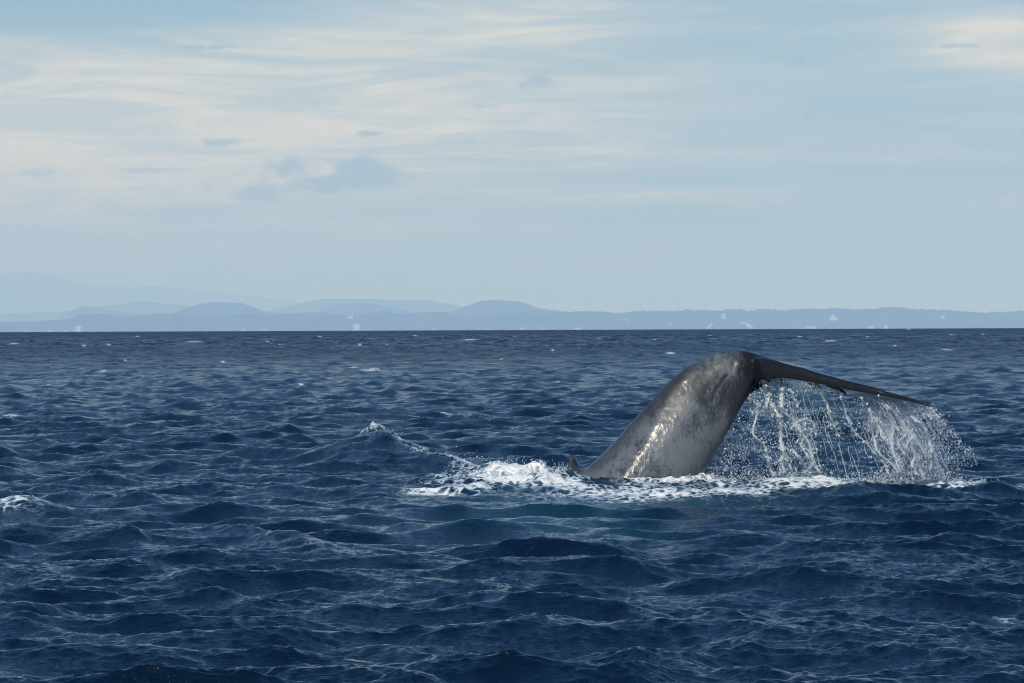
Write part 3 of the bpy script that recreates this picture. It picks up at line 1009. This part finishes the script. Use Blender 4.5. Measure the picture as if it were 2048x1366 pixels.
m_film, t = new_mat('water_film')
aa = t.n('ShaderNodeAttribute', attribute_name='across').outputs['Fac']
ad = t.n('ShaderNodeAttribute', attribute_name='down').outputs['Fac']
ae = t.n('ShaderNodeAttribute', attribute_name='edge').outputs['Fac']
fv = t.xyz(t.math('MULTIPLY', aa, 11.0), t.math('MULTIPLY', ad, 3.2), 0.0)
f1 = t.noise(fv, 1.0, 6, 0.62, 0.5)
f2 = t.noise(t.xyz(t.math('MULTIPLY', aa, 42.0), t.math('MULTIPLY', ad, 6.0), 3.0), 1.0, 4, 0.6, 0.4)
ff = t.math('ADD', t.math('MULTIPLY', f1, 0.6), t.math('MULTIPLY', f2, 0.4))
alpha = t.math('MULTIPLY', t.ramp(ff, 0.40, 0.58, 0.06, 1.0), ae)
dd_ = t.n('ShaderNodeBsdfDiffuse'); dd_.inputs[0].default_value = (0.84, 0.91, 0.96, 1)
tt_ = t.n('ShaderNodeBsdfTranslucent'); tt_.inputs[0].default_value = (0.84, 0.92, 0.98, 1)
m1 = t.n('ShaderNodeMixShader'); m1.inputs[0].default_value = 0.35; t.l(dd_.outputs[0], m1.inputs[1]); t.l(tt_.outputs[0], m1.inputs[2])
tp = t.n('ShaderNodeBsdfTransparent')
m3 = t.n('ShaderNodeMixShader'); t.l(alpha, m3.inputs[0]); t.l(tp.outputs[0], m3.inputs[1]); t.l(m1.outputs[0], m3.inputs[2])
out = t.n('ShaderNodeOutputMaterial'); t.l(m3.outputs[0], out.inputs[0])
# torn ribbons of water that bind the strings of each rope together
Vr, Qr, Ar, Dr, Er, off = [], [], [], [], [], 0
for k_, (path, th) in enumerate(strand_paths):
    if th < 1.25: continue
    m_ = len(path); nx_ = 7
    tt = np.linspace(0, 1, m_)
    wid = th * 0.020 * (0.75 + 0.6 * vnoise(tt * 7, tt * 0 + k_ * 2.3, 141, 3)) * np.minimum(1, 6 * (tt + 0.08)) * (1.15 - 0.5 * tt)
    off_c = 0.03 * vnoise(tt * 5, tt * 0 + k_ * 4.1, 142, 3)
    for j in range(nx_):
        u = j / (nx_ - 1) * 2 - 1
        p = path.copy()
        p[:, 0] += u * wid + off_c
        p[:, 1] += 0.06 * np.cos(u * 2.2 + tt * 6) - 0.05
        Vr.append(p); Ar.append(np.full(m_, k_ * 3.7 + u * 0.22)); Dr.append(tt * m_ * 0.035); Er.append(np.full(m_, 1 - abs(u) ** 2.5 * 0.9))
    idx = off + np.arange(nx_ * m_).reshape(nx_, m_)
    Qr.append(np.stack((idx[:-1, :-1], idx[1:, :-1], idx[1:, 1:], idx[:-1, 1:]), -1).reshape(-1, 4)); off += nx_ * m_
rb = np_mesh('water_ribbons', np.vstack(Vr), np.vstack(Qr), m_film, True)
for nm, arr in (('across', Ar), ('down', Dr), ('edge', Er)):
    at_ = rb.data.attributes.new(nm, 'FLOAT', 'POINT'); at_.data.foreach_set('value', np.concatenate(arr).astype(np.float32))
tag(rb, 'ragged white webs of water binding the falling ropes under the fluke', 'falling water', kind='stuff')
film('water_film', 1672, 1815, 0.0, 0.92, 0.15, 'pale torn film of water hanging under the outer fluke')

# droplets
OCT = np.array([(1, 0, 0), (-1, 0, 0), (0, 1, 0), (0, -1, 0), (0, 0, 1), (0, 0, -1)], dtype=float)
OTR = np.array([(0, 2, 4), (2, 1, 4), (1, 3, 4), (3, 0, 4), (2, 0, 5), (1, 2, 5), (3, 1, 5), (0, 3, 5)])


def drops(name, pts, rad, label):
    n = len(pts)
    el = np.ones((n, 1, 3)); el[:, 0, 2] = rngs.uniform(0.9, 1.7, n)
    V = pts[:, None, :] + OCT[None] * rad[:, None, None] * el
    T = (OTR[None] + (np.arange(n) * 6)[:, None, None]).reshape(-1, 3)
    o = np_mesh(name, V.reshape(-1, 3), np.zeros((0, 4), int), m_wt, True, None, T)
    tag(o, label, 'spray', kind='stuff')
    return o


P_, R_ = [], []
# clinging round the ropes
for path, th in strand_paths:
    n = int(len(path) * 5 * th ** 0.5)
    i = rngs.integers(0, len(path), n)
    sp = rngs.normal(0, 1, (n, 3)) * np.array((0.075, 0.10, 0.07)) * rngs.exponential(1, (n, 1))
    P_.append(path[i] + sp); R_.append(rngs.lognormal(-5.1, 0.6, n))
# the curtain
n = 10500
x0 = np.where(rngs.random(n) < 0.75, rngs.triangular(1640, 1800, 1862, n), rngs.uniform(1525, 1660, n))
s_ = rngs.uniform(0.02, 1.0, n) ** 0.8
px, py = fall(x0, s_, 0)
clump = vnoise(x0 / 9.0, s_ * 6, 95, 3)
keep = clump > rngs.uniform(-0.9, 0.5, n)
px = px + rngs.normal(0, 5, n); py = py + rngs.normal(0, 4, n)
pts = np.array([at(a, b_, WD + fluke_depth(c_) + e) for a, b_, c_, e in zip(px[keep], py[keep], x0[keep], rngs.uniform(-.5, .6, keep.sum()))])
P_.append(pts); R_.append(rngs.lognormal(-5.3, 0.42, len(pts)))
# the drifting cloud of drops between stock and ropes, thickest low down
n = 7500
py = 968 - (968 - 770) * rngs.beta(1.0, 2.0, n)
edge = np.interp(py, [757, 786, 814, 839, 891, 927, 965], [1523, 1500, 1484, 1466, 1441, 1420, 1402])
px = edge + rngs.exponential(55, n) + 2
cl = vnoise(px / 12.0, py / 14.0, 96, 3)
keep = (cl > rngs.uniform(-0.75, 0.55, n)) & (px < 1640)
pts = np.array([at(a, b_, WD + e) for a, b_, e in zip(px[keep], py[keep], rngs.uniform(0.1, 1.3, keep.sum()))])
P_.append(pts); R_.append(rngs.lognormal(-5.2, 0.5, len(pts)))
# flung out past the tip
n = 1500
s_ = rngs.uniform(0, 1, n)
ang_ = rngs.uniform(0, 1, n) ** 1.6
px = 1856 + 16 * s_ + 86 * s_ * (1 - ang_) + rngs.normal(0, 3, n)
py = 815 + 150 * s_ ** 1.15 * (0.72 + 0.3 * ang_) + rngs.normal(0, 4, n)
pts = np.array([at(a, b_, WD - 1.3 + e) for a, b_, e in zip(px, py, rngs.uniform(-.4, .5, n))])
P_.append(pts); R_.append(rngs.lognormal(-5.25, 0.45, n))
P_ = np.vstack(P_); R_ = np.clip(np.concatenate(R_), 0.002, 0.028)
rl = (P_ - np.array((0, 0, CAM_H))) @ R3
qx_ = 1024 + rl[:, 0] / -rl[:, 2] * FPX; qy_ = 683 - rl[:, 1] / -rl[:, 2] * FPX
ok_ = (qx_ > np.interp(qy_, [757, 786, 814, 839, 891, 927, 965], [1525, 1502, 1486, 1468, 1443, 1422, 1404])) & (qy_ > np.interp(qx_, [1521, 1579, 1658, 1746, 1831, 1860, 1862, 1900], [757, 757, 772, 788, 806, 812, 806, 806])) & (qy_ < 975)
P_ = P_[ok_]; R_ = R_[ok_]
drops('falling_droplets', P_, R_, 'cloud of bright falling droplets under the fluke, thickest near the sea')

# spatter over the broken water: left hump, waterline, where the ropes land
P_, R_ = [], []
for (cx, cy, rx, ry, n, d0) in ((1040, 935, 75, 14, 500, 0.4), (1078, 928, 12, 8, 220, 0.3), (1125, 945, 18, 12, 260, -0.3), (765, 868, 30, 8, 260, 14), (1480, 962, 80, 8, 700, 0.2), (1640, 962, 90, 7, 800, -0.2),
                                (1830, 962, 90, 7, 600, -1.0), (950, 945, 60, 10, 260, 1), (40, 1000, 45, 8, 220, -6), (880, 915, 70, 10, 220, 8), (1260, 968, 110, 7, 500, -0.7), (1410, 958, 22, 10, 260, -0.3), (1560, 955, 110, 12, 700, 0), (1780, 955, 90, 12, 700, -1.0)):
    px = rngs.normal(cx, rx * .6, n); py = rngs.normal(cy, ry * .6, n)
    P_.append(np.array([at(a, b_, WD + d0 + e) for a, b_, e in zip(px, py, rngs.uniform(-.4, .4, n))]))
    R_.append(rngs.lognormal(-5.1, 0.5, n))
drops('splash_droplets', np.vstack(P_), np.clip(np.concatenate(R_), 0.003, 0.024), 'white spatter of drops thrown up along the foam round the whale')

# ------------------------------------------------------------------ things on the coast
M_white = simple_mat('white_paint', (0.40, 0.39, 0.38), 0.6, 0, 0.05, 0.2)
M_red = simple_mat('red_roof', (0.42, 0.12, 0.08), 0.8, 0, 0.15, 0.2)
M_tan = simple_mat('pale_rock', (0.50, 0.38, 0.26), 0.9, 0, 0.2, 0.05)
M_steel = simple_mat('mast_steel', (0.28, 0.20, 0.20), 0.6, 0.3, 0.1, 0.2)
M_glass = simple_mat('window_glass', (0.05, 0.06, 0.07), 0.2, 0, 0.1, 0.2)
M_hull = simple_mat('boat_hull', (0.72, 0.72, 0.70), 0.45, 0, 0.05, 0.5)
M_cab = simple_mat('boat_orange', (0.62, 0.24, 0.10), 0.5, 0, 0.1, 0.5)
CD = 37600.0
PXM = CD / FPX        # metres to a photo pixel at the coast


def empty(name, loc, label, cat, group=None):
    o = bpy.data.objects.new(name, None)
    COL.objects.link(o)
    o.location = loc
    tag(o, label, cat, group)
    return o


def building(name, px, py_top, wpx, hpx, label, roof='flat', wall=None, rows=3, cols=4, d=CD, group=None):
    k = d / FPX
    base = at(px, py_top + hpx, d)
    W_, H_ = wpx * k, hpx * k
    e = empty(name, base, label, 'building', group)
    D_ = max(14.0, W_ * 0.5)
    bm = bmesh.new()
    add_box(bm, -W_ / 2, W_ / 2, -D_ / 2, D_ / 2, -14, H_ * (0.72 if roof == 'gable' else 1))
    bm_obj('wall', bm, wall or M_white, e)
    bm = bmesh.new()
    if roof == 'gable':
        z0, z1 = H_ * 0.72 + 0.02, H_
        w2, d2 = W_ / 2 + 1.2, D_ / 2 + 1.2
        vs = [bm.verts.new(p) for p in ((-w2, -d2, z0), (w2, -d2, z0), (w2, d2, z0), (-w2, d2, z0), (-w2 * .8, 0, z1), (w2 * .8, 0, z1))]
        for f in ((0, 1, 5, 4), (2, 3, 4, 5), (1, 2, 5), (3, 0, 4), (3, 2, 1, 0)):
            bm.faces.new([vs[i] for i in f])
        bm_obj('roof', bm, M_red, e)
    else:
        add_box(bm, -W_ * .3, W_ * .15, -D_ * .3, D_ * .3, H_ + .01, H_ + 4)
        bm_obj('roof', bm, wall or M_white, e)
    wm = None
    ww, wh = W_ / cols * .5, H_ * .7 / rows * .45
    for i in range(cols):
        for j in range(rows):
            if wm is None:
                bm = bmesh.new(); add_box(bm, -ww / 2, ww / 2, -0.3, 0.3, -wh / 2, wh / 2)
                wo_ = bm_obj('window', bm, M_glass, e); wm = wo_.data
            else:
                wo_ = bpy.data.objects.new('window', wm); COL.objects.link(wo_); wo_.parent = e
            wo_.location = (-W_ / 2 + W_ * (i + .5) / cols, -D_ / 2 - 0.05, H_ * .7 * (j + .55) / rows)
    return e


building('hotel', 157, 653, 11, 12, 'white multi-storey block on the shore at the far left of the horizon', rows=5, cols=4)
building('hotel', 713, 649, 12, 13, 'white multi-storey block on the shore left of the middle, below the low middle hill', rows=5, cols=4)
building('beach_house', 131, 660, 5, 4, 'small pale shore building just left of the leftmost white block', 'gable', rows=1, cols=2)
building('beach_house', 53, 661, 6, 3, 'pale low building at the extreme left of the shore', rows=1, cols=3)
building('beach_house', 100, 661, 10, 3, 'low long cream building between the two leftmost shore buildings', rows=1, cols=4)
building('beach_house', 487, 659, 7, 5, 'small whitish shore house left of the red roofed one', rows=1, cols=2)
building('beach_house', 530, 658, 10, 6, 'red roofed shore house under the left round hill', 'gable', rows=1, cols=3)
building('beach_house', 1043, 656, 7, 5, 'small white shore house just left of the bright red roof', rows=1, cols=2)
building('beach_house', 1085, 655, 11, 6, 'bright red roofed shore house below the right round hill', 'gable', M_red, rows=1, cols=3)
building('beach_house', 1157, 656, 14, 4, 'long low pinkish shore building right of the bright red roof', rows=1, cols=4)
building('beach_house', 869, 657, 8, 4, 'tiny pinkish building on the shore left of the right round hill', 'gable', rows=1, cols=2)
building('beach_house', 1622, 653, 20, 5, 'long pale row building on the shore below the white dome', rows=1, cols=5)
building('beach_house', 1742, 653, 13, 5, 'pale low shore building left of the fishing boat', rows=1, cols=4)
building('beach_house', 1772, 649, 8, 6, 'faint pinkish house on the slope just left of the fishing boat', 'gable', rows=1, cols=2)
building('hillside_house', 700, 631, 12, 4, 'pale roofed house in the trees above the left-middle white block', 'gable', rows=1, cols=3, d=38400)
building('hillside_house', 1885, 630, 9, 5, 'faint house on the wooded slope under the rightmost mast', 'gable', rows=1, cols=2, d=38400)
building('hillside_house', 1447, 628, 9, 7, 'pale building high on the slope above the tan cliff', rows=2, cols=2, d=38400)

# white dome on the wooded ridge
dm = empty('white_dome', at(1666, 638, 38200), 'white domed temple standing out on the dark wooded ridge at right', 'temple')
bm = bmesh.new()
bmesh.ops.create_uvsphere(bm, u_segments=20, v_segments=12, radius=28)
for v in bm.verts: v.co.z = max(v.co.z, -6) * 0.9 + 18
bm_obj('dome', bm, M_white, dm, True)
bm = bmesh.new(); add_box(bm, -40, 48, -36, 36, -16, 12.4); bm_obj('terrace', bm, M_white, dm)
bm = bmesh.new(); bmesh.ops.create_cone(bm, segments=12, radius1=6, radius2=0.4, depth=20, cap_ends=True)
for v in bm.verts: v.co.z += 50
bm_obj('spire', bm, M_white, dm)


def mast(px, ytop, ybot, label, wdt=2.0):
    d = 39500.0
    k = d / FPX
    e = empty('radio_mast', at(px, ybot + 8, d), label, 'mast', 'radio masts on the far coast')
    H_ = (ybot + 8 - ytop) * k
    r0, r1 = 3.0 * wdt, 1.3 * wdt
    bm = bmesh.new()
    for sx in (-1, 1):
        for sy in (-1, 1):
            vs = [bm.verts.new((sx * r + a * 0.45, sy * r + b_ * 0.45, z_)) for (r, z_) in ((r0, 0), (r1, H_)) for a, b_ in ((-1, -1), (1, -1), (1, 1), (-1, 1))]
            for i in range(4):
                bm.faces.new((vs[i], vs[(i + 1) % 4], vs[4 + (i + 1) % 4], vs[4 + i]))
    bm_obj('tower_legs', bm, M_steel, e)
    bm = bmesh.new()
    n = int(H_ / 7)
    for i in range(n + 1):
        z_ = H_ * i / n; r = r0 + (r1 - r0) * i / n
        add_box(bm, -r, r, -r - .3, -r + .3, z_ - .35, z_ + .35)
        add_box(bm, -r, r, r - .3, r + .3, z_ - .35, z_ + .35)
    bm_obj('lattice_bracing', bm, M_steel, e)['kind'] = 'stuff'
    bm = bmesh.new(); add_box(bm, -0.35, 0.35, -.35, .35, H_, H_ + 9); bm_obj('antenna', bm, M_steel, e)


mast(1280, 594, 622, 'leftmost tall thin radio mast on the coast ridge')
mast(1307, 594, 622, 'tall thin radio mast, second from the left')
mast(1355, 594, 622, 'tallest and thickest radio mast, third from the left, left of the tail', 2.6)
mast(1716, 607, 620, 'short faint mast right of the white dome', 1.5)
mast(1884, 603, 620, 'mast near the right end of the coast ridge')
mast(1448, 609, 624, 'short faint mast above the tan cliff', 1.3)


def cliff(px, py, wpx, hpx, seed, label, lean=0.0):
    d = 37700.0
    k = d / FPX
    bm = bmesh.new()
    bmesh.ops.create_icosphere(bm, subdivisions=3, radius=1)
    for v in bm.verts:
        n_ = mnoise.noise(v.co * 1.7 + Vector((seed, 0, 0)))
        q = v.co * (1 + 0.35 * n_)
        v.co = Vector((q.x * wpx * k / 2 + lean * q.z * hpx * k, q.y * 50, q.z * hpx * k / 2))
    o = bm_obj('rock_cliff', bm, M_tan, None, False, at(px, py, d))
    tag(o, label, 'cliff')


cliff(1497, 652, 14, 14, 3, 'bare tan cliff on the shore behind the tail, larger of the two', -.5)
cliff(1484, 646, 9, 7, 9, 'small upper tan rock patch touching the larger cliff')
cliff(1420, 652, 6, 12, 5, 'narrow pinkish cliff streak on the shore left of the tan cliff', .5)
cliff(1340, 648, 8, 4, 7, 'faint pinkish rock patch below the tallest mast')
cliff(1254, 643, 4, 12, 8, 'thin pale rock streak below the leftmost masts', -.4)


def boat(px, py, d, length, label, cabin=True):
    e = empty('fishing_boat', at(px, py, d), label, 'boat', 'small boats along the horizon')
    bm = bmesh.new()
    L2 = length / 2
    prof = [(-1.0, .55, .95), (-.6, .8, .75), (0, .9, .62), (.5, .75, .75), (.85, .35, 1.05), (1.0, .04, 1.3)]
    rows = []
    for u, wd, h_ in prof:
        rows.append([bm.verts.new((u * L2, s * wd * length * .16, z_)) for s, z_ in ((-1, h_ * length * .12), (-.6, -length * .05), (.6, -length * .05), (1, h_ * length * .12))])
    for a, b_ in zip(rows[:-1], rows[1:]):
        for i in range(3):
            bm.faces.new((a[i], b_[i], b_[i + 1], a[i + 1]))
        bm.faces.new((a[3], b_[3], b_[0], a[0]))
    bm.faces.new(rows[0]); bm.faces.new(rows[-1])
    bm_obj('hull', bm, M_hull, e)
    bm = bmesh.new(); add_box(bm, -length * .12, length * .16, -length * .09, length * .09, length * .085, length * .24)
    bm_obj('cabin', bm, M_cab if cabin else M_white, e)
    bm = bmesh.new(); add_box(bm, -length * .15, length * .2, -length * .11, length * .11, length * .241, length * .26)
    bm_obj('cabin_roof', bm, M_white, e)
    for x_ in (-.34, .3):
        bm = bmesh.new(); add_box(bm, length * x_ - .06, length * x_ + .06, -.06, .06, length * .08, length * .40)
        bm_obj('pole', bm, M_white, e)


boat(1816, 662, 3000, 8.0, 'white and orange fishing boat low on the horizon at right')

# ------------------------------------------------------------------ air
bm = bmesh.new()
add_box(bm, -46000, 46000, -2500, 110000, -90, 2150)
haze = bm_obj('haze', bm)
tag(haze, 'pale sea haze between the camera and the far coast', 'haze', kind='stuff')
m_h, t = new_mat('sea_haze')
pv = t.n('ShaderNodeVolumePrincipled')
pv.inputs['Color'].default_value = (0.34, 0.56, 1.0, 1)
pv.inputs['Absorption Color'].default_value = (0.82, 0.87, 1, 1)
pv.inputs['Density'].default_value = 4.9e-5
pv.inputs['Anisotropy'].default_value = -0.13
out = t.n('ShaderNodeOutputMaterial'); t.l(pv.outputs[0], out.inputs['Volume'])
haze.data.materials.append(m_h)
